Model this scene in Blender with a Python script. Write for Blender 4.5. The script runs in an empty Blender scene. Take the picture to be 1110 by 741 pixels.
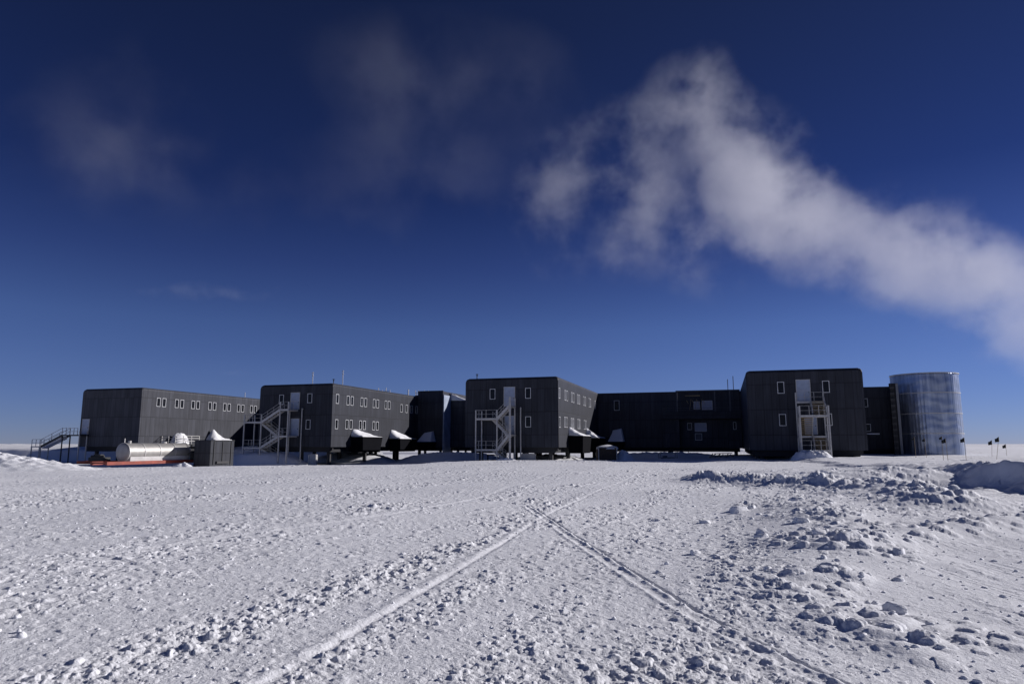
import bpy, bmesh, math, random
import numpy as np
from mathutils import Vector, Matrix, noise as mnoise
R = math.radians
random.seed(7)
SC = bpy.context.scene
COL = SC.collection

# ------------------------------------------------------------------ camera
cam_d = bpy.data.cameras.new('camera'); cam = bpy.data.objects.new('camera', cam_d); COL.objects.link(cam)
cam_d.sensor_width = 36; cam_d.lens = 24.0; cam_d.clip_start = 0.1; cam_d.clip_end = 60000
cam.location = (0, 0, 0); cam.rotation_euler = (R(90 + 8.49), 0, 0)
SC.camera = cam

# ------------------------------------------------------------------ light
SUN_EL, SUN_BACK = 22.5, 18.0            # sun to the right, a little behind the station
sdir = Vector((math.cos(R(SUN_EL)) * math.cos(R(SUN_BACK)), math.cos(R(SUN_EL)) * math.sin(R(SUN_BACK)), math.sin(R(SUN_EL))))
W = bpy.data.worlds.new('World'); SC.world = W; W.use_nodes = True
wn, wl = W.node_tree.nodes, W.node_tree.links
sky = wn.new('ShaderNodeTexSky'); sky.sky_type = 'NISHITA'; sky.sun_disc = False
sky.sun_elevation = R(SUN_EL); sky.sun_rotation = math.atan2(sdir.x, sdir.y)
sky.altitude = 3000; sky.air_density = 0.9; sky.dust_density = 0.0; sky.ozone_density = 3.0
hsv = wn.new('ShaderNodeHueSaturation'); hsv.inputs['Saturation'].default_value = 1.0
gam = wn.new('ShaderNodeGamma'); gam.inputs['Gamma'].default_value = 1.0
mixc = wn.new('ShaderNodeMix'); mixc.data_type = 'RGBA'; mixc.blend_type = 'MULTIPLY'; mixc.inputs['Factor'].default_value = 1
# deep polar sky: darker towards the zenith, as seen from the high plateau
tc = wn.new('ShaderNodeTexCoord'); sep = wn.new('ShaderNodeSeparateXYZ'); ramp = wn.new('ShaderNodeValToRGB')
wl.new(tc.outputs['Generated'], sep.inputs[0]); wl.new(sep.outputs['Z'], ramp.inputs['Fac'])
SKY_RAMP = [(0.0, (.38, .39, .63)), (0.1, (.43, .44, .68)), (0.164, (.42, .44, .68)), (.25, (.28, .30, .55)), (0.345, (.165, .20, .42)), (.555, (.17, .18, .32)), (1, (.15, .17, .30))]
ramp.color_ramp.elements.remove(ramp.color_ramp.elements[1])
for i, (p_, c_) in enumerate(SKY_RAMP):
    e = ramp.color_ramp.elements[0] if i == 0 else ramp.color_ramp.elements.new(p_)
    e.position = p_; e.color = (*c_, 1)
wl.new(sky.outputs[0], hsv.inputs['Color']); wl.new(hsv.outputs[0], gam.inputs[0]); wl.new(gam.outputs[0], mixc.inputs[6])
wl.new(ramp.outputs[0], mixc.inputs[7])
bg = wn['Background']; bg.inputs['Strength'].default_value = 0.0875
wl.new(mixc.outputs[2], bg.inputs['Color'])
sl = bpy.data.lights.new('sun', 'SUN'); sl.energy = 4.3; sl.angle = R(0.5); sl.color = (1, .955, .965)
so = bpy.data.objects.new('sun', sl); COL.objects.link(so); so.rotation_euler = sdir.to_track_quat('Z', 'Y').to_euler()
so.location = (60, 20, 60)
SC.view_settings.view_transform = 'Standard'; SC.view_settings.look = 'None'
SC.view_settings.exposure = 0.0; SC.view_settings.gamma = 1
SC.cycles.use_denoising = True
SC.cycles.volume_step_rate = 0.6; SC.cycles.volume_bounces = 4; SC.cycles.max_bounces = 8; SC.cycles.transparent_max_bounces = 16

# ------------------------------------------------------------------ helpers
TH = R(17)
UX = Vector((math.cos(TH), -math.sin(TH), 0)); VX = Vector((math.sin(TH), math.cos(TH), 0)); ZX = Vector((0, 0, 1))
def S(u, v, z=0.0): return UX * u + VX * v + ZX * z          # the station's own axes -> world
MW = {}
def tag(o, label=None, cat=None, group=None, kind=None):
    if label: o['label'] = label
    if cat: o['category'] = cat
    if group: o['group'] = group
    if kind: o['kind'] = kind
    return o
def empty(name, loc, rz=-TH):
    o = bpy.data.objects.new(name, None); COL.objects.link(o); o.location = loc; o.rotation_euler = (0, 0, rz)
    o.empty_display_size = .5
    MW[o] = Matrix.Translation(Vector(loc)) @ Matrix.Rotation(rz, 4, 'Z'); return o
class MB:
    def __init__(s): s.v = []; s.f = []
    def add(s, vs, fs):
        n = len(s.v); s.v += [Vector(a) for a in vs]; s.f += [tuple(i + n for i in f) for f in fs]; return s
    def box8(s, c):
        return s.add(c, [(0, 3, 2, 1), (4, 5, 6, 7), (0, 1, 5, 4), (1, 2, 6, 5), (2, 3, 7, 6), (3, 0, 4, 7)])
    def sbox(s, u0, u1, v0, v1, z0, z1):
        return s.box8([S(u0, v0, z0), S(u1, v0, z0), S(u1, v1, z0), S(u0, v1, z0), S(u0, v0, z1), S(u1, v0, z1), S(u1, v1, z1), S(u0, v1, z1)])
    def wbox(s, x0, x1, y0, y1, z0, z1):
        return s.box8([Vector(p) for p in ((x0, y0, z0), (x1, y0, z0), (x1, y1, z0), (x0, y1, z0), (x0, y0, z1), (x1, y0, z1), (x1, y1, z1), (x0, y1, z1))])
    def bar(s, a, b, w, h=None, up=ZX):
        h = h or w; a = Vector(a); b = Vector(b); d = (b - a).normalized()
        if abs(d.dot(up)) > .98: up = UX
        x = d.cross(up).normalized() * w / 2; y = x.cross(d).normalized() * h / 2
        return s.box8([a - x - y, a + x - y, b + x - y, b - x - y, a - x + y, a + x + y, b + x + y, b - x + y])
    def cyl(s, a, b, r, n=10, r2=None, cap=True):
        a = Vector(a); b = Vector(b); d = (b - a).normalized(); up = ZX if abs(d.z) < .9 else Vector((1, 0, 0))
        x = d.cross(up).normalized(); y = x.cross(d); r2 = r if r2 is None else r2
        vs = [a + (x * math.cos(t) + y * math.sin(t)) * r for t in [2 * math.pi * k / n for k in range(n)]]
        vs += [b + (x * math.cos(t) + y * math.sin(t)) * r2 for t in [2 * math.pi * k / n for k in range(n)]]
        fs = [(k, (k + 1) % n, n + (k + 1) % n, n + k) for k in range(n)]
        if cap: fs += [tuple(range(n))[::-1], tuple(range(n, 2 * n))]
        return s.add(vs, fs)
    def build(s, name, mat, parent=None, smooth=False, rz=0.0):
        V = np.array([list(a) for a in s.v]); mid = (V.min(0) + V.max(0)) / 2
        if parent is not None: M = MW[parent].inverted()
        else:
            mid[2] = V[:, 2].min(); M = Matrix.Identity(4)
        loc = M @ Vector(mid); rot = M.to_3x3()
        me = bpy.data.meshes.new(name)
        me.from_pydata([tuple(rot @ (a - Vector(mid))) for a in s.v], [], s.f); me.validate(); me.update()
        bm = bmesh.new(); bm.from_mesh(me); bmesh.ops.recalc_face_normals(bm, faces=bm.faces); bm.to_mesh(me); bm.free()
        if smooth: me.polygons.foreach_set('use_smooth', [True] * len(me.polygons))
        me.materials.append(mat)
        o = bpy.data.objects.new(name, me); COL.objects.link(o); o.location = loc
        if parent is not None: o.parent = parent
        MW[o] = (MW[parent] if parent is not None else Matrix.Identity(4)) @ Matrix.Translation(loc)
        return o
def fbm(p, o=4, f=1.0):
    v, a = 0, 1
    for _ in range(o):
        v += a * mnoise.noise(p * f); f *= 2.03; a *= .5
    return v

# ------------------------------------------------------------------ materials
def mat(name, col, rough=.6, metal=0.0, spec=.5, var=.12, vscale=1.2, bump=0.0, bscale=20):
    m = bpy.data.materials.new(name); m.use_nodes = True; n, l = m.node_tree.nodes, m.node_tree.links
    b = n['Principled BSDF']; b.inputs['Roughness'].default_value = rough; b.inputs['Metallic'].default_value = metal
    b.inputs['Specular IOR Level'].default_value = spec
    t = n.new('ShaderNodeTexCoord'); ns = n.new('ShaderNodeTexNoise'); ns.inputs['Scale'].default_value = vscale; ns.inputs['Detail'].default_value = 6
    l.new(t.outputs['Object'], ns.inputs['Vector'])
    mr = n.new('ShaderNodeMapRange'); mr.inputs[1].default_value = .3; mr.inputs[2].default_value = .7
    mr.inputs[3].default_value = 1 - var; mr.inputs[4].default_value = 1 + var; l.new(ns.outputs['Fac'], mr.inputs[0])
    v = n.new('ShaderNodeVectorMath'); v.operation = 'SCALE'; v.inputs[0].default_value = col; l.new(mr.outputs[0], v.inputs['Scale'])
    l.new(v.outputs[0], b.inputs['Base Color'])
    if bump:
        n2 = n.new('ShaderNodeTexNoise'); n2.inputs['Scale'].default_value = bscale; n2.inputs['Detail'].default_value = 5
        l.new(t.outputs['Object'], n2.inputs['Vector']); bp = n.new('ShaderNodeBump'); bp.inputs['Strength'].default_value = 1
        bp.inputs['Distance'].default_value = bump; l.new(n2.outputs['Fac'], bp.inputs['Height']); l.new(bp.outputs[0], b.inputs['Normal'])
    return m
def cladding(name, col, contrast=.16, rough=.55):
    """dark metal cladding: upright panels a metre wide that differ a little, flat seams, faint streaks of frost"""
    m = bpy.data.materials.new(name); m.use_nodes = True; n, l = m.node_tree.nodes, m.node_tree.links
    b = n['Principled BSDF']; b.inputs['Roughness'].default_value = rough; b.inputs['Specular IOR Level'].default_value = .22
    def mth(op, a, bb=None, c=None):
        q = n.new('ShaderNodeMath'); q.operation = op
        for i, x in enumerate((a, bb, c)):
            if x is None: continue
            if isinstance(x, (int, float)): q.inputs[i].default_value = x
            else: l.new(x, q.inputs[i])
        return q.outputs[0]
    t = n.new('ShaderNodeTexCoord'); s = n.new('ShaderNodeSeparateXYZ'); l.new(t.outputs['Object'], s.inputs[0])
    c = mth('ADD', s.outputs[0], s.outputs[1]); z = s.outputs[2]
    row = mth('FLOOR', mth('DIVIDE', z, 3.1))
    idx = mth('ADD', mth('FLOOR', mth('DIVIDE', c, .92)), mth('MULTIPLY', row, 37.3))
    wn_ = n.new('ShaderNodeTexWhiteNoise'); wn_.noise_dimensions = '1D'; l.new(idx, wn_.inputs['W'])
    pv = mth('MULTIPLY_ADD', wn_.outputs['Value'], contrast, 1 - contrast / 2)
    cx = n.new('ShaderNodeCombineXYZ'); l.new(mth('MULTIPLY', c, 3.2), cx.inputs[0]); l.new(mth('MULTIPLY', z, .22), cx.inputs[2])
    ns = n.new('ShaderNodeTexNoise'); ns.inputs['Scale'].default_value = 1; ns.inputs['Detail'].default_value = 5; l.new(cx.outputs[0], ns.inputs['Vector'])
    st = n.new('ShaderNodeMapRange'); st.inputs[1].default_value = .3; st.inputs[2].default_value = .7; st.inputs[3].default_value = .78; st.inputs[4].default_value = 1.24
    l.new(ns.outputs['Fac'], st.inputs[0])
    n3 = n.new('ShaderNodeTexNoise'); n3.inputs['Scale'].default_value = .35; n3.inputs['Detail'].default_value = 3; l.new(t.outputs['Object'], n3.inputs['Vector'])
    lg = n.new('ShaderNodeMapRange'); lg.inputs[1].default_value = .3; lg.inputs[2].default_value = .7; lg.inputs[3].default_value = .88; lg.inputs[4].default_value = 1.12
    l.new(n3.outputs['Fac'], lg.inputs[0])
    fr = mth('FRACT', mth('DIVIDE', c, .92)); seam = mth('LESS_THAN', fr, .07)
    frz = mth('FRACT', mth('DIVIDE', z, 3.1)); seamz = mth('LESS_THAN', frz, .035)
    dark = mth('SUBTRACT', 1, mth('MULTIPLY', mth('MAXIMUM', seam, seamz), .42))
    f = mth('MULTIPLY', mth('MULTIPLY', pv, st.outputs[0]), mth('MULTIPLY', lg.outputs[0], dark))
    v = n.new('ShaderNodeVectorMath'); v.operation = 'SCALE'; v.inputs[0].default_value = col; l.new(f, v.inputs['Scale'])
    l.new(v.outputs[0], b.inputs['Base Color'])
    rib = mth('SINE', mth('MULTIPLY', c, 2 * math.pi / .3)); bp = n.new('ShaderNodeBump'); bp.inputs['Distance'].default_value = .012; bp.inputs['Strength'].default_value = .5
    l.new(mth('SUBTRACT', rib, mth('MULTIPLY', mth('MAXIMUM', seam, seamz), 2)), bp.inputs['Height']); l.new(bp.outputs[0], b.inputs['Normal'])
    return m
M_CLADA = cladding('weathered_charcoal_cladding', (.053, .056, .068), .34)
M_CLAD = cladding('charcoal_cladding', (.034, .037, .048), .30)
M_CLADS = cladding('dark_spine_cladding', (.040, .043, .056), .25)
M_FASC = mat('black_roof_trim', (.014, .015, .019), .7)
M_UNDER = mat('dark_underside', (.02, .021, .025), .8)
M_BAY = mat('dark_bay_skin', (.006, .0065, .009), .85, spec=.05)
M_COLM = mat('dark_steel_column', (.035, .035, .038), .6)
M_WHITE = mat('white_window_trim', (.62, .63, .64), .5, var=.2)
M_GLASS = mat('dark_window_glass', (.010, .012, .016), .25, spec=.18)
M_GLAREGL = mat('frosted_pane', (.07, .075, .09), .5)  # glare on the glass, painted in as a greyer base colour
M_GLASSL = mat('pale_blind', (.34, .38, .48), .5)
M_DOOR = mat('pale_metal_door', (.34, .40, .52), .45, var=.12, vscale=2)
M_GALV = mat('galvanised_steel', (.50, .49, .47), .5, metal=.25, var=.15, vscale=3)
M_TREAD = mat('tan_grating', (.36, .27, .14), .7, var=.3, vscale=6)
M_TANK = mat('bare_aluminium', (.38, .37, .345), .5, metal=.4, var=.12, vscale=1.5, bump=.004, bscale=4)
M_TANKP = mat('off_white_cradle', (.55, .54, .52), .6)
M_RED = mat('faded_red_sled', (.28, .055, .030), .6, var=.25)
M_BROWN = mat('brown_plywood', (.075, .05, .033), .8, var=.3, vscale=4)
M_CRATE = mat('grey_green_steel', (.05, .052, .05), .7)
M_FLAG = mat('dark_flag_cloth', (.012, .016, .018), .9)
M_BAMBOO = mat('bamboo', (.22, .17, .10), .7)
M_DARKBOX = cladding('dark_container_skin', (.042, .045, .054), .15)
def snow_mat(name, col=(.89, .90, .92), fine=True):
    m = bpy.data.materials.new(name); m.use_nodes = True; n, l = m.node_tree.nodes, m.node_tree.links
    b = n['Principled BSDF']; b.inputs['Roughness'].default_value = .75; b.inputs['Specular IOR Level'].default_value = .25
    g = n.new('ShaderNodeNewGeometry')
    ns = n.new('ShaderNodeTexNoise'); ns.inputs['Scale'].default_value = .5; ns.inputs['Detail'].default_value = 8; ns.inputs['Roughness'].default_value = .7
    l.new(g.outputs['Position'], ns.inputs['Vector'])
    mr = n.new('ShaderNodeMapRange'); mr.inputs[1].default_value = .3; mr.inputs[2].default_value = .7; mr.inputs[3].default_value = .93; mr.inputs[4].default_value = 1.03
    l.new(ns.outputs['Fac'], mr.inputs[0]); v = n.new('ShaderNodeVectorMath'); v.operation = 'SCALE'; v.inputs[0].default_value = col
    l.new(mr.outputs[0], v.inputs['Scale']); l.new(v.outputs[0], b.inputs['Base Color'])
    a = n.new('ShaderNodeTexNoise'); a.inputs['Scale'].default_value = 34 if fine else 9; a.inputs['Detail'].default_value = 6; a.inputs['Roughness'].default_value = .65
    l.new(g.outputs['Position'], a.inputs['Vector'])
    bp = n.new('ShaderNodeBump'); bp.inputs['Distance'].default_value = .02 if fine else .05; bp.inputs['Strength'].default_value = .8
    l.new(a.outputs['Fac'], bp.inputs['Height']); l.new(bp.outputs[0], b.inputs['Normal'])
    return m
M_SNOW = snow_mat('packed_snow'); M_SNOW2 = snow_mat('drifted_snow', fine=False)

# ------------------------------------------------------------------ vector noise for the snow surface
def _hash(ix, iy, seed):
    h = (ix.astype(np.int64) * 374761393 + iy.astype(np.int64) * 668265263 + seed * 1442695041) & 0xFFFFFFFF
    h = ((h ^ (h >> 13)) * 1274126177) & 0xFFFFFFFF
    return (h ^ (h >> 16)) & 0xFFFFFFFF
def gnoise(x, y, seed=0):
    x0 = np.floor(x); y0 = np.floor(y); fx = x - x0; fy = y - y0
    sx = fx * fx * fx * (fx * (fx * 6 - 15) + 10); sy = fy * fy * fy * (fy * (fy * 6 - 15) + 10)
    def g(ax, ay, dx, dy):
        a = _hash(ax, ay, seed) * (2 * np.pi / 4294967296.0); return np.cos(a) * dx + np.sin(a) * dy
    a = g(x0, y0, fx, fy); b = g(x0 + 1, y0, fx - 1, fy); c = g(x0, y0 + 1, fx, fy - 1); d = g(x0 + 1, y0 + 1, fx - 1, fy - 1)
    return ((a + (b - a) * sx) + ((c + (d - c) * sx) - (a + (b - a) * sx)) * sy) * 1.5
def worley(x, y, seed=0):
    """distance to the nearest seed, and that seed's random number"""
    x0 = np.floor(x); y0 = np.floor(y); best = np.full(x.shape, 9.0); rid = np.zeros(x.shape)
    for i in (-1, 0, 1):
        for j in (-1, 0, 1):
            h = _hash(x0 + i, y0 + j, seed); px = x0 + i + (h & 0xFFFF) / 65536.0; py = y0 + j + (h >> 16) / 65536.0
            d = (x - px) ** 2 + (y - py) ** 2; r = _hash(x0 + i, y0 + j, seed + 99) / 4294967296.0
            m = d < best; best = np.where(m, d, best); rid = np.where(m, r, rid)
    return np.sqrt(best), rid
def sstep(a, b, x):
    t = np.clip((x - a) / (b - a), 0, 1); return t * t * (3 - 2 * t)
def lumps(x, y, cell, amt, seed):
    """rounded lumps on a jittered grid; amt = share of cells that hold one"""
    d, r = worley(x / cell, y / cell, seed)
    rad = .25 + .3 * (r * 7.13 % 1.0)
    return np.where(r < amt, np.sqrt(np.clip(1 - (d / rad) ** 2, 0, 1)), 0) * rad * cell
def path_dist(x, y, P):
    best = np.full(x.shape, 1e9); side = np.zeros(x.shape)
    for (ax, ay), (bx, by) in zip(P[:-1], P[1:]):
        dx, dy = bx - ax, by - ay; L = math.hypot(dx, dy)
        t = np.clip(((x - ax) * dx + (y - ay) * dy) / (L * L), 0, 1)
        ex, ey = x - ax - t * dx, y - ay - t * dy; d = np.hypot(ex, ey); m = d < best
        best = np.where(m, d, best); side = np.where(m, (dx * ey - dy * ex) / L, side)
    return best, side
def spline(P, n=24):
    out = []
    P = [P[0]] + list(P) + [P[-1]]
    for i in range(1, len(P) - 2):
        for k in range(n):
            t = k / n; a, b, c, d = [np.array(q, float) for q in P[i - 1:i + 3]]
            out.append(tuple(.5 * ((2 * b) + (c - a) * t + (2 * a - 5 * b + 4 * c - d) * t * t + (3 * b - a - 3 * c + d) * t ** 3)))
    out.append(tuple(P[-1])); return out
TR1 = spline([(-3.2, 2.6), (-2.0, 5.0), (-1.3, 7.7), (-.35, 12), (1.1, 18.8), (3.9, 29), (12, 56)], 10)
TR2 = spline([(2.95, 3.6), (2.45, 5.0), (2.1, 6.4), (1.7, 8.8), (.9, 16.4), (.6, 19)], 10)
TR3 = spline([(-34, 40), (-22, 31), (-14, 27.5)], 8)
TR4 = spline([(9.5, 27), (10, 34), (12.5, 41), (17, 50)], 8)
TR5 = spline([(-6, 12), (-2.3, 19), (0, 30), (3, 45)], 8)
def macro(x, y):
    r = np.hypot(x, y)
    far = -3.1 + 1.35 * sstep(-20, 55, x) 
    edge = -2.52 + .58 * sstep(-22, 4, x) + .16 * sstep(20, 45, x) + .22 * sstep(44, 66, x)
    z = -1.72 + (edge + 1.72) * sstep(4, 80, r)
    z = z + (far - edge) * sstep(82, 104, r) * (1 - .8 * sstep(30, 60, x))
    z = z - .9 * sstep(120, 900, r) * sstep(10, 60, x) * 0
    z = z + .12 * gnoise(x / 9.0, y / 9.0, 3) * sstep(6, 20, r) + .9 * gnoise(x / 160.0, y / 160.0, 5) * sstep(140, 400, r)
    # right-hand side: bulldozed ridges and the big bank
    fx = x - (17.7 + .25 * (y - 22)) + .7 * gnoise(x / 3.1, y / 3.1, 7) + .2 * gnoise(x / .8, y / .8, 8)
    z = z + 1.08 * sstep(0, 1.5, fx) * sstep(18.5, 22.5, y) * (1 - .75 * sstep(28, 36, y)) * (1 - .8 * sstep(6, 20, fx))
    rd, _ = path_dist(x, y, [(9.6, 34), (12.6, 29.5), (13.4, 25), (12.4, 20.5), (10.8, 17.5)])
    z = z + .38 * np.exp(-(rd / 1.25) ** 2) + .16 * np.exp(-((x - .44 * y) / 1.5) ** 2) * sstep(7, 10, y) * sstep(24, 17, y)
    for (mx, my, ax, ay, h) in ((17.5, 33, 5.5, 2.2, .5), (23, 37, 8, 4, .4), (12.2, 16.5, 2.2, .9, .15),
                                (9.3, 15.5, 3.0, 6.0, .16), (14, 38, 4, 2, .3), (31, 46, 10, 5, .5)):
        z = z + h * np.exp(-((x - mx) / ax) ** 2 - ((y - my) / ay) ** 2)
    return z
def ground_z(x, y): return float(macro(np.array([float(x)]), np.array([float(y)]))[0])
def surface(x, y):
    r = np.hypot(x, y); z = macro(x, y)
    # zones
    c, s_ = math.cos(R(20)), math.sin(R(20))
    au = (x * c - y * s_); av = (x * s_ + y * c)                       # along the way vehicles drove
    au2 = (x * .94 - y * .35); av2 = (x * .35 + y * .94)
    right = sstep(0, 2.5, x - (1.5 + .28 * y))                          # scraped slope
    lane = x - (.8 + .37 * y)
    scr = sstep(-.3, .6, lane) * (1 - sstep(12, 17, y)) * sstep(-.75, -.1, gnoise(x / 1.3, y / 6.0, 71) - .12 * lane + .25)
    scr = np.maximum(scr, .8 * sstep(0, 3, lane) * sstep(14, 20, y) * sstep(-.3, .3, gnoise(x / 3.0, y / 5.0, 72)))
    patch = .5 + .5 * np.clip(gnoise(au / .9, av / 10.0, 11) * 1.9 + gnoise(x / 2.3, y / 3.5, 12) * .9 - .1, -1, 1)
    patch = patch * (.35 + .65 * sstep(-.35, .35, gnoise(au / 3.5, av / 18.0, 15)))
    rough = (.24 + 1.0 * patch) * (1 - .8 * scr)
    near = 1 - sstep(5, 16, r); mid = 1 - sstep(14, 34, r)
    d = np.zeros(x.shape)
    # churned grain in several sizes
    for cell, am, sd, w in ((.06, .007, 21, near), (.13, .013, 22, mid), (.30, .013, 24, 1), (.8, .016, 25, 1)):
        d += am * gnoise(x / cell, y / cell, sd) * w * rough * (1.4 if cell < .2 else 1)
    jx = x + .03 * gnoise(x / .07, y / .07, 55); jy = y + .03 * gnoise(x / .07, y / .07, 56)
    for cell, fill, amp, sd, w in ((.03, .6, .5, 36, 1 - sstep(4, 9, r)), (.05, .6, .5, 31, near), (.085, .34, .45, 32, 1 - sstep(9, 22, r)), (.14, .42, .50, 34, 1 - sstep(30, 60, r)), (.25, .22, .44, 35, 1 - .75 * near), (.5, .05, .34, 33, 1 - near)):
        d += lumps(jx, jy, cell, fill, sd) * amp * w * np.clip(rough, .15, 1.15)
    # boot-deep holes
    dh, rh = worley(x / .8 + 3, y / .8, 41); d -= np.where(rh < .3, .045 * np.exp(-(dh / .13) ** 2), 0) * (1 - scr) * sstep(.3, .7, patch)
    # scraped slope: long scratches pulled towards the camera
    su_ = x + .1 * y; sc1 = gnoise(su_ / .09, y / 1.3, 61); sc2 = gnoise(su_ / .30, y / 2.4, 62); sc3 = gnoise(su_ / .8, y / 5.0, 60)
    d += right * (.010 * np.abs(sc1) - .035 * np.clip(-sc2 - .25, 0, 1) * sstep(-.2, .5, gnoise(x / 1.0, y / 2.0, 59)) + .03 * sc3) * (.35 + .65 * scr)
    br, bs = path_dist(x, y, [(5.6, 11.2), (8.0, 12.8), (11.5, 14.6), (15, 17)])
    d += np.exp(-(br / .55) ** 2) * (.14 + lumps(jx, jy, .3, .6, 58) * .5)
    # broken crust along the ridge
    rd2, _ = path_dist(x, y, [(9.6, 34), (12.6, 29.5), (13.4, 25), (12.4, 20.5), (10.8, 17.5)])
    d += np.exp(-(rd2 / 1.3) ** 2) * (.10 * gnoise(x / .7, y / .7, 77) + lumps(jx, jy, .34, .6, 78) * .5 + lumps(jx, jy, .75, .45, 79) * .42)
    rid, _ = path_dist(x, y, [(17, 40), (13.6, 35), (12.6, 28), (8.6, 18), (5.2, 11.5), (4.0, 8), (3.1, 5.4)])
    rm = np.exp(-(rid / (.9 + .03 * r)) ** 2) * sstep(-.2, .5, gnoise(x / 1.9, y / 1.9, 66))
    d += rm * (.05 + .07 * np.abs(gnoise(x / .5, y / .5, 63)) + lumps(jx, jy, .28, .55, 64) * .5 + lumps(jx, jy, .6, .10, 65) * .30)
    bank = np.exp(-((x - 20) / 7) ** 2 - ((y - 30) / 8) ** 2) + .8 * sstep(15, 19, x) * sstep(28, 33, y) * sstep(50, 40, y)
    d += np.clip(bank, 0, 1) * (.06 * gnoise(x / .9, y / .9, 67) + .16 * gnoise(x / 2.4, y / 2.4, 68) + lumps(jx, jy, .5, .25, 69) * .35)
    wr = sstep(36, 50, r) * (.5 + .5 * np.clip(gnoise(x / 14, y / 5, 81) * 2, -1, 1))
    d += wr * .05 * gnoise(x / 2.6, y / 1.1, 82)
    # runner tracks
    def runner(P, w, h, flat, amp=1.0):
        nonlocal d
        dist, sd = path_dist(x, y, P); k = .75 + 1.0 * gnoise(x / .35, y / .35, 91) + .4 * gnoise(x / .09, y / .09, 93)
        m = np.exp(-(dist / flat) ** 2); h = h * (1 - .35 * sstep(12, 30, r)); d = d * (1 - .5 * m)
        d += h * k * np.exp(-((sd - w * .4) / w) ** 2) * (dist < 1.2) - h * .9 * np.exp(-((sd + w * 1.1) / (w * .55)) ** 2) * (dist < 1.2)
    runner(TR1, .08, .014, .17); runner(TR2, .045, .024, .14)
    dd, sd2 = path_dist(x, y, TR2); d += .014 * np.exp(-((sd2 - .2) / .04) ** 2) * (dd < 1)
    runner(TR3, .15, .022, .4); runner(TR4, .10, .03, .3); runner(TR5, .12, .012, .45)
    # a bladed windrow in front of the right-hand buildings
    dw, sw = path_dist(x, y, [(-8, 78), (10, 76), (34, 74), (60, 70)])
    d += .16 * np.exp(-(sw / .7) ** 2) * (dw < 4) * sstep(-.6, .2, gnoise(x / 5, y / 5, 92))
    return z + d * sstep(1.0, 2.4, r)
def build_ground():
    a_d = np.linspace(-43, 43, 1750); side = 43 + np.concatenate([np.linspace(.4, 12, 26), np.linspace(14, 137, 34)])
    ang = np.radians(np.concatenate([-side[::-1], a_d, side]))
    rr = np.concatenate([[.4, 1.0, 1.8, 2.6], np.geomspace(3.2, 14, 620), np.geomspace(14.05, 100, 430), np.geomspace(101, 30000, 150)])
    A, RR = np.meshgrid(ang, rr); X = RR * np.sin(A); Y = RR * np.cos(A)
    Z = np.empty_like(X)
    for i in range(0, X.shape[0], 64): Z[i:i + 64] = surface(X[i:i + 64], Y[i:i + 64])
    nr, na = X.shape; co = np.stack([X, Y, Z], -1).reshape(-1, 3).astype(np.float32)
    i = np.arange(nr - 1)[:, None] * na + np.arange(na - 1)[None, :]
    q = np.stack([i, i + 1, i + na + 1, i + na], -1).reshape(-1, 4)[:, ::-1].astype(np.int32)
    me = bpy.data.meshes.new('snow_ground'); me.vertices.add(len(co)); me.vertices.foreach_set('co', co.ravel())
    me.loops.add(q.size); me.loops.foreach_set('vertex_index', q.ravel()); me.polygons.add(len(q))
    me.polygons.foreach_set('loop_start', np.arange(0, q.size, 4, dtype=np.int32)); me.polygons.foreach_set('loop_total', np.full(len(q), 4, np.int32))
    me.update(calc_edges=True); me.validate()
    me.polygons.foreach_set('use_smooth', np.ones(len(me.polygons), bool))
    me.materials.append(M_SNOW); o = bpy.data.objects.new('snow_ground', me); COL.objects.link(o); o['kind'] = 'structure'
    return o
gnd = build_ground()
def lump_mesh(name, cx, cy, z0, rx, ry, h, m, seed=0, rough=.25, n=44, rot=0.0, pw=1.5, freq=1.3, parent=None):
    """an uneven heap of snow with a footprint rx by ry"""
    mb = MB(); vs = []; fs = []
    for j in range(n + 1):
        for i in range(n * 2):
            t = j / n; a = math.pi * i / n; ex = 1 + .22 * mnoise.noise(Vector((math.cos(a) * 1.5, math.sin(a) * 1.5, seed)))
            X = math.cos(a) * t * rx * ex; Y = math.sin(a) * t * ry * ex
            hh = h * max(0, 1 - t ** pw) ; P = Vector((X, Y, seed * 3.3))
            hh += h * rough * fbm(P, 4, freq) * (1 - t ** 3) 
            c, s = math.cos(rot), math.sin(rot)
            vs.append((cx + X * c - Y * s, cy + X * s + Y * c, z0 + hh - (.25 if t == 1 else 0)))
    w = n * 2
    for j in range(n):
        for i in range(w):
            fs.append((j * w + i, j * w + (i + 1) % w, (j + 1) * w + (i + 1) % w, (j + 1) * w + i))
    mb.add(vs, fs); return mb.build(name, m, parent, smooth=True)

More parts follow.
